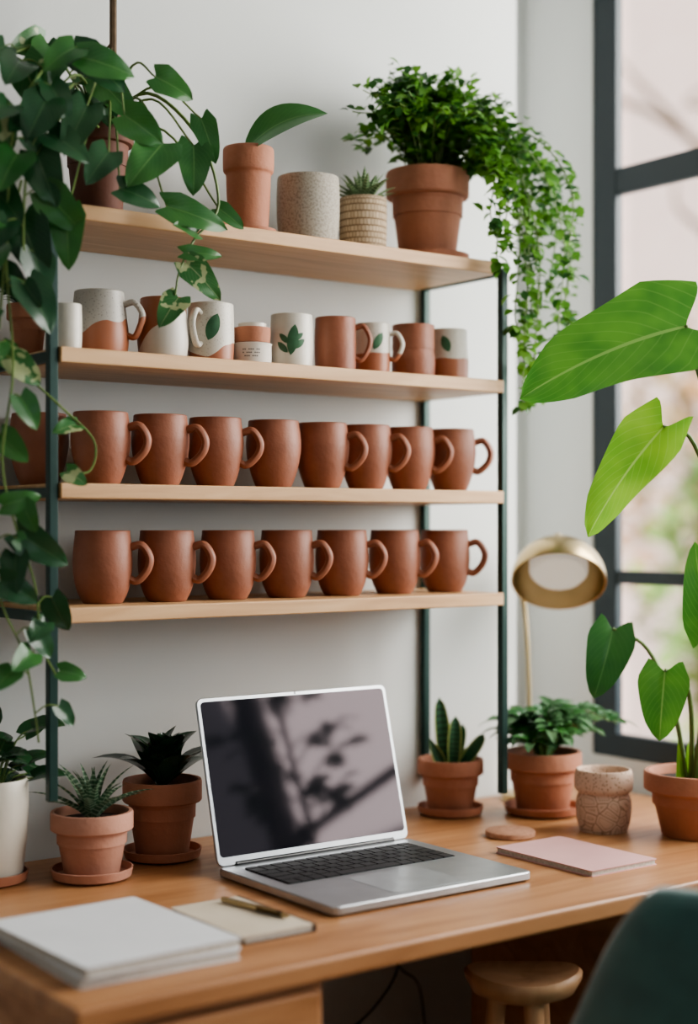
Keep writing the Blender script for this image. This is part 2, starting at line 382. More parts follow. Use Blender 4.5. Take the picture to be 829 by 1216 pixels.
# ------------------------------------------------------------------ mugs
def mug_mesh(pr_out,hz,rin,handle=None,name='m',mats=('mug',),wall=.0035,decals=()):
    mb=MB()
    outer=prof(pr_out,5)
    H=pr_out[-1][1]; rt=pr_out[-1][0]
    inner=[(rt-.0012,H+.0012),(rt-wall,H)]+[(max(r-wall-.0005,.001),max(z,.008)) for r,z in reversed(outer[:-1]) if z>.006]+[(.0005,.008)]
    lathe(mb,[(.0005,.0)]+outer+inner,seg=44)
    if handle:
        z1,z2,out,r1=handle
        def ro(z):
            for (a,za),(b,zb) in zip(outer,outer[1:]):
                if za<=z<=zb: return a+(b-a)*(z-za)/(zb-za+1e-9)
            return rt
        a,b=ro(z1),ro(z2)
        pts=[(a-.002,0,z1),(a+out*.55,0,z1+.003),(a+out,0,z1-(z1-z2)*.32),(a+out*.85,0,z1-(z1-z2)*.72),(b+out*.35,0,z2-.002),(b-.002,0,z2+.001)]
        tube(mb,pts,r1,10,up=(0,1,0),flat=.75)
    for (ang,z0,L,W,tl) in decals:
        n=8;v=[];uv=[];f=[]
        for i in range(n+1):
            t=i/n; w=W/2*max(0,math.sin(math.pi*t))**.7
            for j in (-1,-.5,0,.5,1):
                z=z0+L*t*math.cos(tl)-w*j*math.sin(tl); sx=L*t*math.sin(tl)+w*j*math.cos(tl)
                for (aa,za),(bb,zb) in zip(outer,outer[1:]):
                    if za<=z<=zb: r=aa+(bb-aa)*(z-za)/(zb-za+1e-9)
                r+=.0004; an=math.radians(ang)+sx/r
                v.append((r*math.cos(an),r*math.sin(an),z)); uv.append((0,0))
        for i in range(n):
            for j in range(4): f.append((i*5+j,i*5+j+1,(i+1)*5+j+1,(i+1)*5+j))
        mb.add(v,f,uv,1)
    ob=mb.build(name,list(mats)); return ob
def dup(ob,name,loc,rz):
    o=bpy.data.objects.new(name,ob.data); col.objects.link(o); o.location=loc; o.rotation_euler=(0,0,math.radians(rz)); return o
barrel=[(.0245,0),(.0275,.003),(.0335,.018),(.0395,.040),(.0425,.062),(.0418,.080),(.0392,.099),(.0390,.103)]
barrel2=[(.0265,0),(.0295,.003),(.0365,.018),(.0410,.038),(.0425,.058),(.0413,.080),(.0393,.098),(.0392,.103)]
A=mug_mesh(barrel,.103,0,(.082,.036,.026,.0078),'coffee_mug'); B=mug_mesh(barrel2,.103,0,(.080,.034,.026,.0078),'coffee_mug')
C0=mug_mesh(barrel,.103,0,None,'clay_tumbler')
row3=[1.002,1.098,1.195,1.298,1.391,1.478,1.569,1.656]
row4=[1.005,1.108,1.213,1.322,1.427,1.538,1.646]
first=True
for i,x in enumerate(row3):
    if i==3: C0.location=(x,1.95,ZS[2]); continue
    rz=-40+rnd(-7,7)
    if first: A.location=(x,1.95,ZS[2]); A.rotation_euler=(0,0,math.radians(rz)); first=False
    else: dup(A,'coffee_mug',(x,1.95+rnd(-.004,.004),ZS[2]),rz)
first=True
for i,x in enumerate(row4):
    rz=-42+rnd(-6,6)
    if first: B.location=(x,1.95,ZS[3]); B.rotation_euler=(0,0,math.radians(rz)); first=False
    else: dup(B,'coffee_mug',(x,1.95+rnd(-.004,.004),ZS[3]),rz)
t=dup(C0,'clay_tumbler',(.944,2.030,ZS[2]),0)

W1=(.60,.57,.50); TCm=(.34,.13,.068)
g1=glaze('glaze_drip_grey',(.46,.44,.40),TCm,.040,.024,(.22,.2,.18),.35,26)
g2=glaze('glaze_terra_splash',TCm,(.58,.54,.48),.030,.03,None,1.1,16)
g3=glaze('glaze_white_terra',W1,TCm,.022,.016,(.4,.35,.3),-.4)
g4=glaze('glaze_white_low',W1,TCm,.036,.006,(.4,.36,.3))
cyl=lambda r,h,t=1:[(r*.9,0),(r*.96,.004),(r*1.0,h*.35),(r*1.0,h*.7),(r*t*.97,h*.97),(r*t*.97,h)]
z2=ZS[1]
def put(o,x,y,rz): o.location=(x,y,z2); o.rotation_euler=(0,0,math.radians(rz))
put(mug_mesh([(.036,0),(.040,.004),(.0425,.03),(.039,.06),(.0355,.088),(.0352,.092)],0,0,(.074,.03,.026,.006),'glazed_mug',(g1,)),1.002,1.955,-42)
put(mug_mesh([(.030,0),(.034,.004),(.037,.025),(.036,.05),(.033,.082),(.033,.087)],0,0,None,'glazed_tumbler',(g2,)),1.092,1.93,-70)
put(mug_mesh(cyl(.0345,.086),0,0,(.07,.025,.022,.0055),'painted_leaf_mug',(g3,'paint_green'),decals=((22,.030,.042,.020,.35),(-8,.022,.030,.014,-.5))),1.173,1.93,-150)
put(mug_mesh(cyl(.033,.082),0,0,None,'painted_leaf_cup',('white','paint_green'),decals=((0,.018,.048,.018,.15),(7,.028,.024,.010,.9),(-7,.022,.024,.010,-.8),(8,.040,.020,.008,.9),(-4,.036,.022,.009,-.8))),1.318,1.93,-127)
put(mug_mesh(cyl(.033,.085),0,0,(.07,.022,.022,.0055),'terracotta_mug',('mug',)),1.405,1.935,-38)
put(mug_mesh(cyl(.029,.083),0,0,(.066,.028,.02,.005),'two_tone_mug',(g4,'paint_green'),decals=((-78,.04,.032,.014,.5),)),1.486,1.945,-45)
put(mug_mesh([(.030,0),(.0345,.004),(.036,.03),(.034,.046),(.035,.048),(.0345,.075),(.035,.086)],0,0,None,'stacked_tumbler',('mug',)),1.563,1.935,0)
put(mug_mesh([(.030,0),(.033,.004),(.034,.03),(.032,.06),(.0315,.085)],0,0,None,'two_tone_tumbler',(g4,'paint_green'),decals=((0,.046,.03,.016,-.4),)),1.642,1.94,-127)
put(mug_mesh(cyl(.020,.062),0,0,None,'espresso_cup',('white',)),.928,1.905,-50)
e=empty('candle_jar',(1.246,1.93,z2))
mb=MB(); lathe(mb,prof([(.001,0),(.027,0),(.029,.003),(.029,.028),(.028,.034),(.001,.034)],3),(1.246,1.93,z2)); mb.build('jar',['label'],e)
mb=MB(); lathe(mb,prof([(.001,.0345),(.024,.0345),(.027,.038),(.0275,.054),(.025,.058),(.001,.058)],3),(1.246,1.93,z2)); mb.build('lid_bowl',['pot'],e)
mb=MB(); lathe(mb,[(.001,.0581),(.021,.0581),(.0215,.064),(.001,.0655)],(1.246,1.93,z2)); mb.build('lid_top',['cream'],e)
mb=MB()
for k in range(9):
    a=math.radians(-152+k*6); b_=a+math.radians(4)
    for z in (.012,.017,.022):
        if (k*7+int(z*1000))%4==0: continue
        r=.0293; mb.add([(1.246+r*math.cos(a),1.93+r*math.sin(a),z2+z),(1.246+r*math.cos(b_),1.93+r*math.sin(b_),z2+z),(1.246+r*math.cos(b_),1.93+r*math.sin(b_),z2+z+.0018),(1.246+r*math.cos(a),1.93+r*math.sin(a),z2+z+.0018)],[(0,1,2,3)])
mb.build('label_print',['ink'],e)

# ------------------------------------------------------------------ potted plants
def pot_parts(e,c,r,h,mat='pot',saucer=True,smat=None,rim=True,soil=.86):
    x,y,z=c; z0=z
    if saucer:
        mb=MB(); lathe(mb,[(.001,0),(r*.78,0),(r*.95,.004),(r*1.0,.016),(r*.96,.0165),(r*.90,.006),(.001,.006)],(x,y,z)); mb.build('saucer',[smat or mat],e,angle=50)
        z0=z+.0065; h=h-.0065
    if rim: pr=[(.001,0),(r*.64,0),(r*.67,.003),(r*.86,h*.70),(r*.97,h*.71),(r*1.0,h*.73),(r*1.0,h*.97),(r*.98,h),(r*.90,h),(r*.88,h*.97),(r*.85,h*.72),(r*.84,h*.5),(.001,h*.5)]
    else: pr=[(.001,0),(r*.80,0),(r*.84,.003),(r*.96,h*.4),(r,h*.75),(r*.985,h*.98),(r*.96,h),(r*.92,h),(r*.9,h*.97),(r*.9,h*.6),(.001,h*.6)]
    mb=MB(); lathe(mb,pr,(x,y,z0),48); mb.build('pot',[mat],e,angle=30)
    mb=MB(); lathe(mb,[(.001,h*(soil+.03)),(r*.5,h*(soil+.02)),(r*.855,h*soil),(r*.84,h*(soil-.1)),(.001,h*(soil-.1))],(x,y,z0),24); mb.build('soil',['soil'],e)
    return V((x,y,z0+h*soil))
def rosette(mb,c,n,L,W,shape,el=(20,80),arch=.1,fold=.3,m=(0,),r0=.008,nseg=8,J=2,dr=0,jit=6):
    for i in range(n):
        a=i*2.39996+rnd(-.2,.2); f=i/max(1,n-1); e_=math.radians(el[0]+(el[1]-el[0])*f+rnd(-jit,jit))
        l=L*rnd(.8,1.1)*(1-.2*f)
        d=V((math.cos(a)*math.cos(e_),math.sin(a)*math.cos(e_),math.sin(e_)))
        up=V((-math.cos(a)*math.sin(e_),-math.sin(a)*math.sin(e_),math.cos(e_)))
        b=V(c)+V((math.cos(a)*r0,math.sin(a)*r0,0))
        leaf(mb,b,b+d*l-V((0,0,dr*l)),up,W*rnd(.85,1.1),shape,arch,fold,random.choice(m),nseg,J)

random.seed(11)
c=(.978,1.930,DZ); e=empty('potted_aloe',c); s=pot_parts(e,c,.058,.095,'potpink')
mb=MB(); rosette(mb,s,26,.094,.022,'spike',(18,88),.10,.55,r0=.006)
mb.build('aloe_leaves',['L_aloe'],e,recalc=False)
c=(1.122,1.985,DZ); e=empty('potted_rubber_plant',c); s=pot_parts(e,c,.059,.118,'pot')
mb=MB(); tube(mb,[s,s+V((.003,0,.05))],.004)
rosette(mb,s+V((0,0,.005)),14,.108,.056,'oval',(18,75),.14,.24,r0=.006); rosette(mb,s+V((.003,0,.035)),7,.075,.046,'oval',(35,80),.12,.24,r0=.003)
mb.build('rubber_leaves',['L_black'],e,recalc=False)
c=(.853,1.990,DZ); e=empty('potted_ivy',c); s=pot_parts(e,c,.052,.145,'cream',rim=False,smat='pot')
mb=MB()
for i in range(30):
    a=rnd(0,6.28); rr=rnd(.01,.06); hh=rnd(.01,.09)
    if math.sin(a)>.6: rr*=.6
    p=s+V((math.cos(a)*rr,math.sin(a)*rr,hh)); d=V((min(math.cos(a),.6),min(math.sin(a),.3),rnd(-.4,.5))).normalized()
    tube(mb,[s+V((math.cos(a)*.01,math.sin(a)*.01,-.002)),s+V((math.cos(a)*rr*.6,math.sin(a)*rr*.6,hh*.8)),p],.0012,5,1)
    leaf(mb,p,p+d*rnd(.036,.050),V((rnd(-.4,.2),-.5,1)),rnd(.034,.046),'heart',.12,.2,0,7,2)
mb.build('ivy_leaves',['L_dark','stem'],e,recalc=False)
c=(1.692,1.993,DZ); e=empty('potted_snake_plant',c); s=pot_parts(e,c,.057,.096,'pot')
mb=MB()
for (dx,dy,tx,tz,w,l) in [(-.010,0,-.10,1,.026,.122),(.010,.005,.25,1,.022,.075),(.016,-.008,.6,.8,.022,.07),(-.004,-.012,.05,1,.024,.09),(-.018,-.004,-.5,1,.02,.06),(.002,.012,.1,1,.02,.08),(.02,.01,.9,.9,.02,.065)]:
    b=s+V((dx,dy,-.003)); d=V((tx*.8,-tx*.55,tz)).normalized(); leaf(mb,b,b+d*l,V((-.6,-.75,.1)),w,'strap' if w>.0205 else 'lance',.05,.45,0,10,2)
mb.build('snake_leaves',['L_snake'],e,recalc=False)
# arching leafy plant beside the lamp
c=(1.825,1.904,DZ); e=empty('potted_foliage_plant',c); s=pot_parts(e,c,.067,.108,'pot')
mb=MB()
for i in range(22):
    a=i*2.4+rnd(-.3,.3); reach=rnd(.05,.125); hh=rnd(.035,.085)
    dv=V((math.cos(a),math.sin(a),0))
    if dv.y>.3: reach*=.6
    p1=s+dv*reach*.45+V((0,0,hh)); p2=s+dv*reach+V((0,0,hh*rnd(.55,1.05)))
    tube(mb,[s+dv*.01,p1,p2],(.0016,.001),5,2,n=4)
    P=cr([s+dv*.01,p1,p2],6)
    sd=V((-dv.y,dv.x,0))
    for k,p in enumerate(P[3:]):
        for q in (-1,1):
            d=(dv*.6+sd*q*.8+V((0,0,rnd(-.1,.5)))).normalized()
            leaf(mb,p,p+d*rnd(.026,.042),V((-.3,-.4,1)),rnd(.013,.018),'oval',.12,.25,random.choice((0,0,1)),6,2)
    leaf(mb,p2,p2+(dv+V((0,0,-.25))).normalized()*rnd(.04,.055),V((0,0,1)),.018,'oval',.12,.25,0,6,2)
rosette(mb,s,16,.115,.028,'lance',(30,78),.15,.3,m=(0,1),r0=.01,jit=10)
mb.build('arching_leaves',['L_pale','L_mid','stem'],e,recalc=False)
mb=MB(); lathe(mb,prof([(.001,0),(.034,0),(.039,.003),(.0445,.025),(.0445,.05),(.040,.062)],4)+prof([(.0425,.064),(.0470,.07),(.0475,.085),(.0455,.097),(.043,.100),(.040,.097),(.038,.08),(.038,.03),(.001,.02)],4),(0,0,0),48)
mb.build('carved_clay_pot',['carved'],loc=(1.803,1.739,DZ))
# philodendron right
c=(1.895,1.620,DZ); e=empty('potted_philodendron',c); s=pot_parts(e,c,.086,.103,'pot',saucer=False)
mb=MB(); NC=V((-.75,-.62,.25))
leaf(mb,(1.703,1.478,1.535),(1.508,1.621,1.430),V((-.62,-.62,.55)),.190,'heart',.08,.14,1,20,7,.035)
leaf(mb,(1.676,1.497,1.389),(1.588,1.563,1.230),V((-.9,-.45,.35)),.110,'heart',.08,.2,0,16,5,.03)
leaf(mb,(1.806,1.530,1.085),(1.790,1.537,1.222),NC,.070,'heart',.06,.25,1,12,4)
leaf(mb,(1.792,1.598,1.020),(1.785,1.603,.912),NC,.088,'heart',.08,.2,1,12,4)
leaf(mb,(1.764,1.681,1.082),(1.739,1.699,.972),V((-.5,-.8,.3)),.085,'heart',.08,.2,2,12,4)
leaf(mb,(1.86,1.52,1.05),(1.93,1.44,.98),NC,.09,'heart',.08,.2,1,12,4)
leaf(mb,(1.90,1.50,1.35),(2.0,1.42,1.30),NC,.12,'heart',.08,.2,0,12,4)
S=s-V((0,0,.004))
for pts,r in [([S+V((.01,0,0)),(1.915,1.56,1.0),(1.84,1.47,1.25),(1.728,1.462,1.43),(1.703,1.478,1.537)],(.005,.003)),
          ([S+V((.0,-.01,0)),(1.87,1.55,1.0),(1.80,1.49,1.22),(1.72,1.478,1.365),(1.676,1.497,1.390)],(.005,.0028)),
          ([S+V((-.01,0,0)),(1.85,1.57,.97),(1.81,1.53,1.05),(1.806,1.530,1.087)],(.005,.003)),
          ([S+V((-.012,.004,0)),(1.855,1.60,.95),(1.825,1.59,1.01),(1.792,1.598,1.022)],(.0045,.0025)),
          ([S+V((-.018,.008,0)),(1.85,1.63,.95),(1.81,1.65,1.05),(1.764,1.681,1.083)],(.0045,.0025)),
          ([S+V((.01,-.01,0)),(1.90,1.58,.95),(1.86,1.52,1.05)],(.0045,.0025)),
          ([S+V((.018,-.01,0)),(1.93,1.56,1.1),(1.90,1.50,1.35)],(.0045,.0025))]:
    tube(mb,pts,r,8,3)
for dx in (-.03,-.018,.0,.015):
    b=S+V((dx*.8,-dx*.5,0)); leaf(mb,b,b+V((dx*.6,-.01,.07)),NC,.016,'spike',.03,.4,0,6,2)
mb.build('philodendron_leaves',['L_bright','L_big','L_mid','stem'],e,recalc=False)
# ficus next to the window, to the right of the view (seen in the laptop screen)
random.seed(31)
c=(1.93,.90,0); e=empty('potted_ficus',c); s=pot_parts(e,c,.13,.28,'cream',rim=False,smat='pot')
mb=MB(); tube(mb,[s,s+V((.01,.0,.4)),s+V((0,.02,.75)),s+V((.0,.05,1.2))],(.012,.005),8,1)
for i in range(26):
    z=.72+.55*i/26; b0=s+V((0,.03,z)); a=i*2.4; r=rnd(.08,.17); t_=b0+V((math.cos(a)*r,math.sin(a)*r,rnd(.02,.12)))
    tube(mb,[b0,(b0+t_)/2+V((0,0,.02)),t_],.0025,5,1)
    for k in range(6):
        p=b0+(t_-b0)*rnd(.4,1); d=V((math.cos(a+rnd(-1,1)),math.sin(a+rnd(-1,1)),rnd(-.5,.5))).normalized(); leaf(mb,p,p+d*.06,V((rnd(-.5,.5),rnd(-.5,.5),1)),.034,'oval',.1,.2,0,6,2)
mb.build('ficus_leaves',['L_mid','brstem'],e,recalc=False)

# ---- top shelf
Z1=ZS[0]
c=(1.252,1.95,Z1); e=empty('potted_sprout',c)
mb=MB(); lathe(mb,[(.001,0),(.032,0),(.042,.006),(.0425,.014),(.039,.0145),(.034,.006),(.001,.006)],c); mb.build('saucer',['pot'],e,angle=50)
mb=MB(); lathe(mb,prof([(.001,.0065),(.027,.0065),(.030,.010),(.031,.028),(.0325,.050),(.034,.085),(.0345,.098),(.0385,.104),(.0392,.120),(.0385,.137),(.0345,.137),(.034,.118),(.028,.10),(.001,.10)],4),c); mb.build('pot',['pot'],e,angle=40)
mb=MB(); lathe(mb,[(.001,.122),(.034,.120),(.001,.11)],c,20); mb.build('soil',['soil'],e)
mb=MB(); b=V((1.240,1.945,Z1+.118))
leaf(mb,b+V((0,0,.012)),b+V((.104,-.075,.072)),V((-.62,-.6,.55)),.060,'oval',.16,.30,0,12,3); tube(mb,[b,b+V((0,0,.014))],.003,6)
mb.build('sprout_leaf',['L_mid'],e,recalc=False)
mb=MB(); lathe(mb,[(.001,0),(.03,0),(.036,.012),(.034,.013),(.029,.005),(.001,.004)],(1.17,1.93,Z1)); mb.build('terracotta_dish',['pot'],angle=50)
mb=MB(); lathe(mb,prof([(.001,0),(.040,0),(.044,.004),(.0485,.035),(.0495,.07),(.0485,.105),(.0465,.108),(.0445,.105),(.044,.07),(.040,.02),(.001,.015)],4),(0,0,0),48); mb.build('stoneware_pot',['concrete'],loc=(1.363,1.95,Z1))
c=(1.471,1.95,Z1); e=empty('basket_succulent',c)
mb=MB(); lathe(mb,prof([(.001,0),(.034,0),(.037,.004),(.0385,.04),(.0385,.085),(.0375,.089),(.035,.088),(.035,.06),(.001,.06)],4),c,48); mb.build('woven_basket',['basket'],e,angle=60)
mb=MB(); rosette(mb,(1.473,1.95,Z1+.078),30,.068,.022,'spike',(25,85),.08,.6,r0=.010); rosette(mb,(1.460,1.945,Z1+.082),12,.045,.017,'spike',(20,80),.08,.6,r0=.006)
mb.build('succulent_leaves',['L_grey'],e,recalc=False)
# bushy plant
random.seed(21)
c=(1.618,1.965,Z1); e=empty('trailing_bush_plant',c); s=pot_parts(e,c,.070,.155,'pot')
mb=MB()
def small(p,d,L,m): leaf(mb,p,p+d*L,V((rnd(-.7,.1),rnd(-.9,.1),1)),L*.75,'oval',.1,.2,m,3,1)
cc=V((1.630,1.945,1.895))
for k in range(115):
    a=rnd(0,6.28); el=rnd(-.35,1.4)
    R=V((.175,.10,.10))
    end=cc+V((math.cos(a)*math.cos(el)*R.x,math.sin(a)*math.cos(el)*R.y,math.sin(el)*R.z))*rnd(.65,1.15)
    if end.y>2.065: end.y=2.06
    if end.z<1.86 and end.x<1.60: end.z=1.86
    pts=cr([s+V((math.cos(a)*.02,math.sin(a)*.02,-.005)),(s+end)/2+V((0,0,.045)),end],7)
    tube(mb,pts,.0011,4,2,smooth=False)
    for i,p in enumerate(pts[3:]):
        for q in range(2): 
            d=V((rnd(-1,1),rnd(-1,1),rnd(-.5,.6))).normalized(); pp=p+V((rnd(-.01,.01),rnd(-.01,.01),rnd(-.01,.01)))
            if pp.y>2.06: pp.y=2.05
            small(pp,d,rnd(.015,.024),random.choice((0,0,1)))
ends=[(1.70,1.84,1.58),(1.72,1.82,1.54),(1.755,1.83,1.50),(1.77,1.85,1.60),(1.79,1.83,1.53),(1.815,1.86,1.64),(1.83,1.84,1.60),(1.85,1.86,1.575),(1.86,1.88,1.70),(1.80,1.88,1.75),(1.75,1.86,1.70),(1.73,1.85,1.68),(1.78,1.80,1.66),(1.69,1.83,1.70),(1.725,1.82,1.43),(1.66,1.83,1.74),(1.835,1.9,1.78),(1.67,1.84,1.66),(1.745,1.84,1.47)]
for ex in ends:
    ex=V(ex)+V((rnd(-.01,.01),rnd(-.01,.01),rnd(-.015,.015)))
    st=s+V((.03,-.01,.01)); top=V((s.x+(ex.x-s.x)*.62,s.y+(ex.y-s.y)*.7,s.z+rnd(.02,.08)))
    pts=cr([st,top,V((ex.x+.0,ex.y,(top.z+ex.z)/2+.03)),ex+V((-.008,0,.03)),ex],8)
    tube(mb,pts,.0011,4,2,smooth=False)
    for i,p in enumerate(pts[4:]):
        for q in range(3 if i<12 else 2):
            if i>=16 and rnd(0,1)<.2: continue
            d=V((rnd(-1,1),rnd(-1,.6),rnd(-1,.3))).normalized(); small(p+V((rnd(-.010,.010),rnd(-.008,.008),rnd(-.004,.004))),d,rnd(.015,.026),random.choice((0,0,0,1)))
mb.build('bush_foliage',['L_bush','L_bush2','stem'],e,recalc=False)

# pothos left
random.seed(5)
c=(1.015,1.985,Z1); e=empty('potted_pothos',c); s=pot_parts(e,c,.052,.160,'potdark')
mb=MB(); Y=1.83
def pl(b,t,w,m,nr=(-.48,-.85,.15),st=True,k=1.0):
    bb=V((b[0],b[2] if len(b)>2 else Y,b[1])); tt=V((t[0],(t[2] if len(t)>2 else Y-.01),t[1]))
    c_=(bb+tt)/2; bb=c_+(bb-c_)*k; tt=c_+(tt-c_)*k
    leaf(mb,bb,tt,V(nr)+V((rnd(-.15,.15),rnd(-.15,.15),rnd(-.2,.2))),w,'heart',.08,.16,m,10,4,.03)
    if st:
        mid=(s+bb)/2+V((0,-.02,.05)); tube(mb,[s+V((rnd(-.01,.01),-.01,-.005)),mid,bb],(.0024,.0014),5,3)
lv=[((.90,1.877),(.855,1.838),.038,1),((.918,1.867),(.981,1.853),.042,1),((1.028,1.860),(1.073,1.838),.038,1),
((1.032,1.768),(.978,1.706),.056,1),((1.084,1.772),(1.078,1.708),.044,1),((1.098,1.812),(1.113,1.757),.032,1),
((.918,1.80),(.884,1.735),.044,0),((.973,1.70),(1.022,1.682),.036,0),((1.048,1.685),(1.127,1.664),.038,1),
((.892,1.657),(.889,1.586),.042,1),((1.128,1.692),(1.158,1.668),.024,1),((.98,1.80),(1.026,1.770),.044,1),((.95,1.745),(.915,1.70),.04,0),
((.86,1.80),(.83,1.745),.05,0),((.85,1.725),(.87,1.665),.048,0)]
for b,t,w,m in lv: pl((b[0],b[1]),(t[0],t[1]),w*1.30,m,k=1.15)
v1=[s,(1.05,1.90,1.86),(1.10,1.84,1.79),(1.125,1.83,1.70),(1.085,1.83,1.645),(1.062,1.83,1.60),(1.055,1.83,1.565)]
tube(mb,v1,(.0028,.0016),6,3)
pl((1.072,1.612),(1.122,1.562),.048,2,st=False); pl((1.060,1.562),(1.024,1.516),.046,2,st=False); pl((1.068,1.625),(1.125,1.625),.026,1,st=False); pl((1.09,1.655),(1.045,1.66),.03,1,st=False)
def vine(pts,size,step,mm,rad=.0018,spread=.03):
    tube(mb,pts,(rad*1.2,rad),5,3)
    P=cr(pts,6); acc=0; side=1
    for a_,b_ in zip(P,P[1:]):
        acc+=(b_-a_).length
        if acc>step:
            acc=0; side=-side
            o=V((side*spread*rnd(.4,1),rnd(-.6,.3)*spread,rnd(.0,.4)*spread)); b0=b_+o
            tube(mb,[b_,(b_+b0)/2+V((0,0,.006)),b0],.0011,4,3,n=3)
            L=size*rnd(.75,1.2); d=V((side*rnd(.1,.9),rnd(-.4,.1),-rnd(.3,1))).normalized()
            leaf(mb,b0,b0+d*L,V((rnd(-.9,.0),-.95,rnd(-.1,.6))),L*.85,'heart',.08,.18,random.choice(mm),9,3,.02)
vine([s,(.93,1.90,1.89),(.86,1.85,1.84),(.82,1.84,1.76),(.81,1.84,1.62),(.80,1.84,1.50)],.070,.034,(0,0,0,1))
vine([s,(.95,1.92,1.86),(.89,1.86,1.80),(.845,1.84,1.74),(.83,1.83,1.66),(.83,1.83,1.58)],.064,.036,(0,0,0,1))
vine([s,(.92,1.93,1.90),(.82,1.88,1.86),(.775,1.86,1.78),(.78,1.86,1.62),(.79,1.85,1.46)],.066,.034,(0,0,2))
vine([(.84,1.86,1.70),(.81,1.84,1.60),(.815,1.83,1.45),(.80,1.83,1.33),(.82,1.83,1.24),(.845,1.83,1.17),(.855,1.83,1.09),(.875,1.83,1.05)],.048,.062,(0,1,2),.0015)
vine([(.80,1.88,1.60),(.79,1.86,1.42),(.80,1.85,1.30),(.80,1.84,1.16),(.83,1.83,1.08),(.85,1.84,1.00),(.86,1.85,.96)],.044,.052,(0,1),.0014)
for b,t,w,m in [((.822,1.236),(.888,1.194),.052,0),((.797,1.175),(.846,1.146),.044,0),((.80,1.272),(.85,1.285),.034,1),((.88,1.055),(.915,1.045),.03,1),((.86,1.12),(.83,1.095),.034,0)]:
    pl(b,t,w,m,st=False)
tube(mb,[(.84,1.84,1.44),(.885,1.83,1.40),(.93,1.83,1.36),(.925,1.83,1.32),(.89,1.83,1.315)],.0016,5,3)
pl((.905,1.38),(.865,1.366),.03,2,st=False); pl((.89,1.318),(.915,1.30),.03,2,st=False)
mb.build('pothos_leaves',['L_dark','L_mid','L_var','stem'],e,recalc=False)
mb=MB(); tube(mb,[(1.035,1.975,1.82),(1.034,1.973,2.1),(1.036,1.975,2.699)],.0055,8); 
for k in range(3):
    a=k*2.1+.4; tube(mb,[(1.035,1.975,1.95),(1.015+.035*math.cos(a),1.985+.035*math.sin(a),1.88),(1.015+.048*math.cos(a),1.985+.048*math.sin(a),1.842)],.0018,5)
mb.build('hanging_rope',['brstem'],e)
c=(.922,2.02,z2); e=empty('potted_seedling',c); s=pot_parts(e,c,.030,.075,'pot',saucer=False)
mb=MB()
for i in range(20):
    a=rnd(0,6.28); p=s+V((math.cos(a)*.020,math.sin(a)*.020,rnd(.01,.04))); d=V((math.cos(a),math.sin(a),rnd(-.3,.5))).normalized()
    tube(mb,[s,p],.001,4,0,n=2); leaf(mb,p,p+d*.026,V((0,-.4,1)),.020,'heart',.1,.2,0,6,2)
mb.build('seedling_leaves',['L_dark'],e,recalc=False)

# ------------------------------------------------------------------ laptop
X0,X1,Y0,Y1=1.122,1.466,1.548,1.830
e=empty('laptop',((X0+X1)/2,(Y0+Y1)/2,DZ))
mb=MB(); slab(mb,X0,X1,Y0,Y1,DZ+.0022,DZ+.0135,.012,ch=.0015); 
for x in (X0+.03,X1-.03):
    for y in (Y0+.03,Y1-.03): lathe(mb,[(.001,0),(.008,0),(.008,.003),(.001,.003)],(x,y,DZ),12)
mb.build('base',['alu'],e,angle=30)
zt=DZ+.0136
ky=Y1-.027
mb=MB(); slab(mb,X0+.024,X1-.024,ky-.117,ky,zt-.0006,zt+.0003,.004); mb.build('keyboard_well',['bezel'],e)
mb=MB(); rows=[(14,.55)]+[(14,1)]*5; y=ky-.002
kw=(X1-X0-.052)/14
for r_,(n_,hh) in enumerate(rows):
    dy=.0205*hh if hh==1 else .012
    if r_==5: xs=[0,1,2,3,4.2,9.3,10.4,11.2,12.1,13.05,14]
    elif r_ in(0,1): xs=list(range(15))
    else: xs=[0]+[i+.25*r_ for i in range(1,13)]+[14]
    for a_,b_ in zip(xs,xs[1:]):
        slab(mb,X0+.026+a_*kw+.0012,X0+.026+b_*kw-.0012,y-dy+.0012,y-.0012,zt+.0003,zt+.0016,.0015,s=2)
    y-=dy
mb.build('keys',['key'],e,smooth=False)
xc=(X0+X1)/2
mb=MB(); slab(mb,xc-.062,xc+.062,Y0+.012,Y0+.122,zt-.0004,zt+.0002,.005); mb.build('trackpad',['trackpad'],e)
th=math.radians(14.8); U=V((0,math.sin(th),math.cos(th))); NR=V((0,-math.cos(th),math.sin(th)))
ML=Matrix(((1,U.x,NR.x,0),(0,U.y,NR.y,Y1-.004),(0,U.z,NR.z,DZ+.0145),(0,0,0,1)))
mb=MB(); slab(mb,X0,X1,0,.240,-.005,0,.010,M4=ML,ch=.001); mb.build('lid',['alu'],e,angle=30)
mb=MB(); slab(mb,X0+.006,X1-.006,.012,.234,-.0003,.0006,.006,M4=ML); mb.build('display',['screen'],e)
mb=MB(); tube(mb,[(X0+.03,Y1-.002,DZ+.0145),(X1-.03,Y1-.002,DZ+.0145)],.0045,10,n=1); mb.build('hinge',['bezel'],e)
mb=MB(); lathe(mb,[(.001,.0),(.0018,.0)],(0,0,0),10,M4=ML@Matrix.Translation((xc,.2372,.0004))); mb.build('webcam',['bezel'],e)

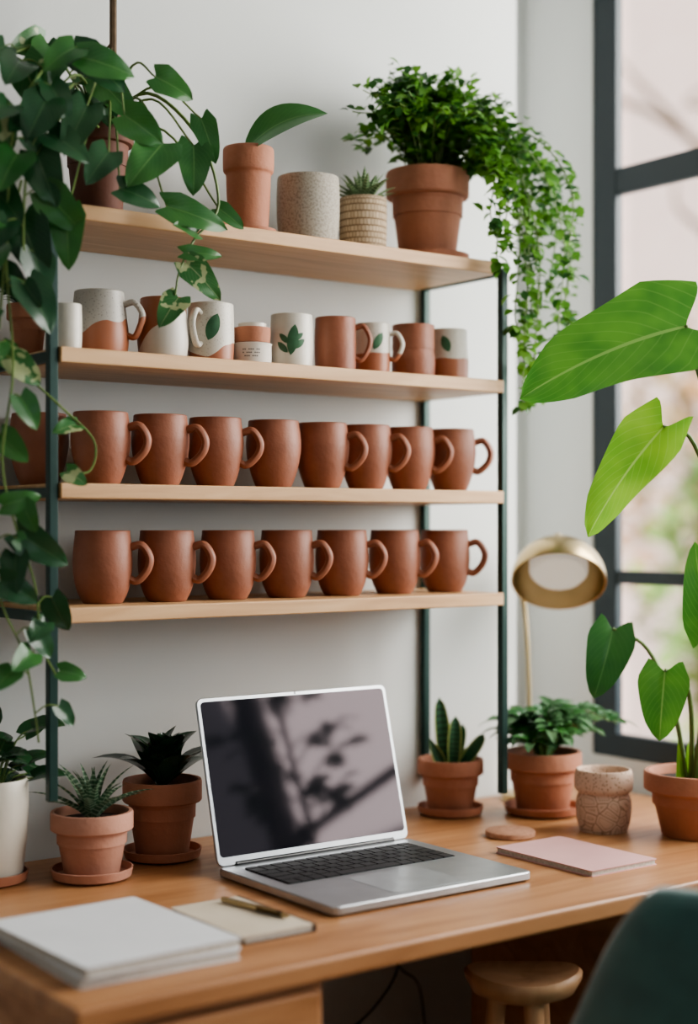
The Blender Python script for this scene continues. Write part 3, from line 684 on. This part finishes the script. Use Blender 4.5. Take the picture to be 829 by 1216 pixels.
# ------------------------------------------------------------------ books etc.
def book(mb,x0,x1,y0,y1,z0,h,rot,cover=0,page=1,t=.0014):
    cx,cy=(x0+x1)/2,(y0+y1)/2
    R=Matrix.Translation((cx,cy,0))@Matrix.Rotation(math.radians(rot),4,'Z')@Matrix.Translation((-cx,-cy,0))
    slab(mb,x0,x1,y0,y1,z0,z0+t,.003,cover,R); slab(mb,x0+.002,x1-.002,y0+.002,y1-.002,z0+t,z0+h-t,.001,page,R); slab(mb,x0,x1,y0,y1,z0+h-t,z0+h,.003,cover,R)
mb=MB(); book(mb,.735,.935,1.470,1.718,DZ,.011,-1.5); book(mb,.733,.932,1.468,1.714,DZ+.0112,.012,1.5); mb.build('sketchbook_stack',['paper','pages'])
mb=MB()
slab(mb,.966,1.070,1.512,1.690,DZ,DZ+.0015,.003,2); slab(mb,.968,1.067,1.515,1.687,DZ+.0015,DZ+.008,.002,1); slab(mb,.966,1.066,1.513,1.689,DZ+.008,DZ+.0092,.003,0)
slab(mb,1.0665,1.0705,1.512,1.690,DZ,DZ+.009,.0015,2)
mb.build('notebook',['kraft','pages','leather'])
mb=MB(); zp=DZ+.0092+.0042
tube(mb,[(1.052,1.560,zp),(1.045,1.605,zp)],(.0040,.0044),12,0,n=2); tube(mb,[(1.045,1.605,zp),(1.034,1.672,zp)],(.0042,.0036),12,1,n=2); tube(mb,[(1.0535,1.548,zp-.0004),(1.052,1.560,zp)],(.0012,.0038),10,1,n=2); tube(mb,[(1.0465,1.566,zp+.0046),(1.041,1.600,zp+.0048)],.0010,6,1,n=2)
mb.build('pen',['darkbrass','brass'])
mb=MB(); book(mb,1.546,1.681,1.514,1.716,DZ,.009,0); mb.build('pink_notebook',['pink','pages'])
mb=MB(); lathe(mb,[(.001,0),(.038,0),(.040,.0015),(.040,.008),(.0385,.0095),(.001,.0095)],(1.649,1.795,DZ),40); mb.build('coaster',['cork'],angle=50)

# ------------------------------------------------------------------ lamp
e=empty('desk_lamp',(1.902,2.02,DZ))
mb=MB(); lathe(mb,prof([(.001,0),(.048,0),(.050,.004),(.046,.012),(.010,.017),(.006,.03)],3),(1.902,2.02,DZ),36); mb.build('lamp_base',['brass'],e)
hc=V((1.898,1.940,1.150)); op=V((-.705*.68,-.722*.68,-.84)).normalized()
zax=-op; xax=V((.804,-.595,0)).normalized(); xax=(xax-zax*xax.dot(zax)).normalized(); yax=zax.cross(xax)
MR=Matrix(((xax.x,yax.x,zax.x),(xax.y,yax.y,zax.y),(xax.z,yax.z,zax.z))).to_4x4()
R=.084
pr=[(R,-.004),(R,0)]+[(R*math.cos(a),R*math.sin(a)*.92) for a in [math.radians(8*k) for k in range(1,11)]]+[(.010,R*.93),(.009,R*.93+.012),(.001,R*.93+.013)]
inn=[(R*.965*math.cos(a),R*.95*math.sin(a)*.92) for a in [math.radians(8*k) for k in range(11,-1,-1)]]
mb=MB(); lathe(mb,pr,hc,56,M4=MR); lathe(mb,[(.002,inn[0][1])]+inn+[(R*.965,-.004),(R,-.004)],hc,56,M4=MR); mb.build('lamp_shade',['brass'],e,angle=50)
mb=MB(); lathe(mb,[(.001,.010),(.046,.012),(.052,.020),(.052,.040),(.001,.045)],hc,40,M4=MR); mb.build('lamp_diffuser',['diff'],e)
apex=hc+zax*(R*.93+.006)
mb=MB(); tube(mb,[(1.902,2.02,DZ+.02),(1.902,2.02,.95),(1.901,2.030,1.09),(1.903,2.050,1.17),(apex.x,apex.y+.008,apex.z+.012),apex],.0042,10); mb.build('lamp_stem',['brass'],e)

# ------------------------------------------------------------------ chair
cx,cy=1.475,1.195
e=empty('upholstered_chair',(cx,cy,0))
mb=MB(); v=[];f=[]
angs=[150+ (390-150)*i/60 for i in range(61)]
def rimz(a):
    d=abs(a-270); t=min(1,max(0,(118-d)/48)); t=t*t*(3-2*t); return .60+.255*t
prf=[(.0,.0),(.0,.3),(.0,.6),(.0,.85),(.006,.95),(.016,.99),(.028,1.0),(.040,.99),(.050,.95),(.055,.85),(.055,.6),(.055,.3),(.055,0)]
for a in angs:
    rz=rimz(a); zb=.40; ar=math.radians(a)
    for ins,tt in prf:
        z=zb+(rz-zb)*tt; r=.262-ins-.02*(1-tt)
        v.append((cx+r*math.cos(ar),cy+r*math.sin(ar),z))
n=len(prf)
for i in range(len(angs)-1):
    for k in range(n): f.append((i*n+k,i*n+(k+1)%n,(i+1)*n+(k+1)%n,(i+1)*n+k))
f.append(tuple(range(n))); f.append(tuple((len(angs)-1)*n+k for k in range(n)))
mb.add(v,f); mb.build('backrest',['velvet'],e,angle=60)
mb=MB(); lathe(mb,prof([(.001,.38),(.19,.385),(.20,.40),(.205,.43),(.19,.46),(.10,.47),(.001,.472)],4),(cx,cy,0),40); mb.build('seat_cushion',['velvet'],e)
mb=MB()
for a in (45,135,225,315):
    ar=math.radians(a); tube(mb,[(cx+.14*math.cos(ar),cy+.14*math.sin(ar),.39),(cx+.2*math.cos(ar),cy+.2*math.sin(ar),0)],(.017,.011),12,n=2)
mb.build('legs',['stoolwood'],e)
sc=V((1.425,1.525,0)); e=empty('wooden_stool',sc)
mb=MB(); seg=48; v=[];f=[]
pr=[(.001,.600),(.045,.600),(.070,.609),(.080,.620),(.081,.627),(.076,.633),(.05,.632),(.001,.629)]
for r,z in pr:
    for k in range(seg):
        a=2*math.pi*k/seg; dx=r*math.cos(a); dy=r*math.sin(a)*.8
        zz=z+ (dx*dx)*1.6*(1 if z>.61 else .3)
        x_=dx*.804+dy*.595; y_=-dx*.595+dy*.804
        v.append((sc.x+x_,sc.y+y_,zz))
for i in range(len(pr)-1):
    for k in range(seg): f.append((i*seg+k,i*seg+(k+1)%seg,(i+1)*seg+(k+1)%seg,(i+1)*seg+k))
mb.add(v,f); mb.build('seat',['stoolwood'],e,angle=50)
mb=MB()
for a in (10,130,250):
    ar=math.radians(a); tube(mb,[(sc.x+.035*math.cos(ar),sc.y+.035*math.sin(ar),.606),(sc.x+.06*math.cos(ar),sc.y+.06*math.sin(ar),.35),(sc.x+.085*math.cos(ar),sc.y+.085*math.sin(ar),0)],(.014,.010),12,n=4)
mb.build('legs',['stoolwood'],e)
mb=MB()
tube(mb,[(1.55,2.07,.70),(1.575,2.06,.60),(1.615,2.06,.52),(1.625,2.06,.47),(1.56,2.06,.41),(1.48,2.06,.38),(1.38,2.05,.36),(1.3,2.05,.2),(1.3,2.05,.004)],.0022,6)
tube(mb,[(1.60,2.075,.70),(1.60,2.07,.58),(1.64,2.07,.48),(1.69,2.07,.42),(1.70,2.07,.2),(1.65,2.05,.004)],.0018,6)
mb.build('power_cable',['cable'])

# ------------------------------------------------------------------ light
w=bpy.data.worlds.new('World'); scene.world=w; w.use_nodes=True
bg=w.node_tree.nodes['Background']; bg.inputs[0].default_value=(.86,.94,1.0,1); bg.inputs[1].default_value=1.5
def area(name,loc,tgt,sx,sy,power,colr):
    l=bpy.data.lights.new(name,'AREA'); l.shape='RECTANGLE'; l.size=sx; l.size_y=sy; l.energy=power; l.color=colr
    o=bpy.data.objects.new(name,l); col.objects.link(o); o.location=loc
    o.rotation_euler=(V(tgt)-V(loc)).to_track_quat('-Z','Y').to_euler(); return o
area('window_daylight',(2.9,.75,2.0),(1.3,1.7,1.15),1.9,1.6,150,(1.0,.965,.91))
area('fill_light',(.2,.2,2.65),(.9,1.4,.9),1.2,1.2,3,(1,.95,.88))  # weak fill lamp added overhead, out of view, to soften the shadows
sl=bpy.data.lights.new('sun','SUN'); sl.energy=12; sl.angle=.05; so=bpy.data.objects.new('sun',sl); col.objects.link(so); so.location=(-3,0,6)
so.rotation_euler=V((1,.35,-.75)).to_track_quat('-Z','Y').to_euler()
# ------------------------------------------------------------------ camera
cam=bpy.data.cameras.new('camera'); co=bpy.data.objects.new('camera',cam); col.objects.link(co); scene.camera=co
co.location=(0,0,1.245); co.rotation_euler=(math.radians(90),0,math.radians(-36.5))
cam.lens=1800*36/1216; cam.sensor_width=36; cam.sensor_fit='AUTO'; cam.shift_y=17/1216
cam.clip_start=.05
cam.dof.use_dof=True; cam.dof.focus_distance=2.22; cam.dof.aperture_fstop=1.4
scene.view_settings.view_transform='AgX'
try: scene.view_settings.look='AgX - Medium High Contrast'
except Exception as ex: print(ex)
scene.view_settings.exposure=-0.25
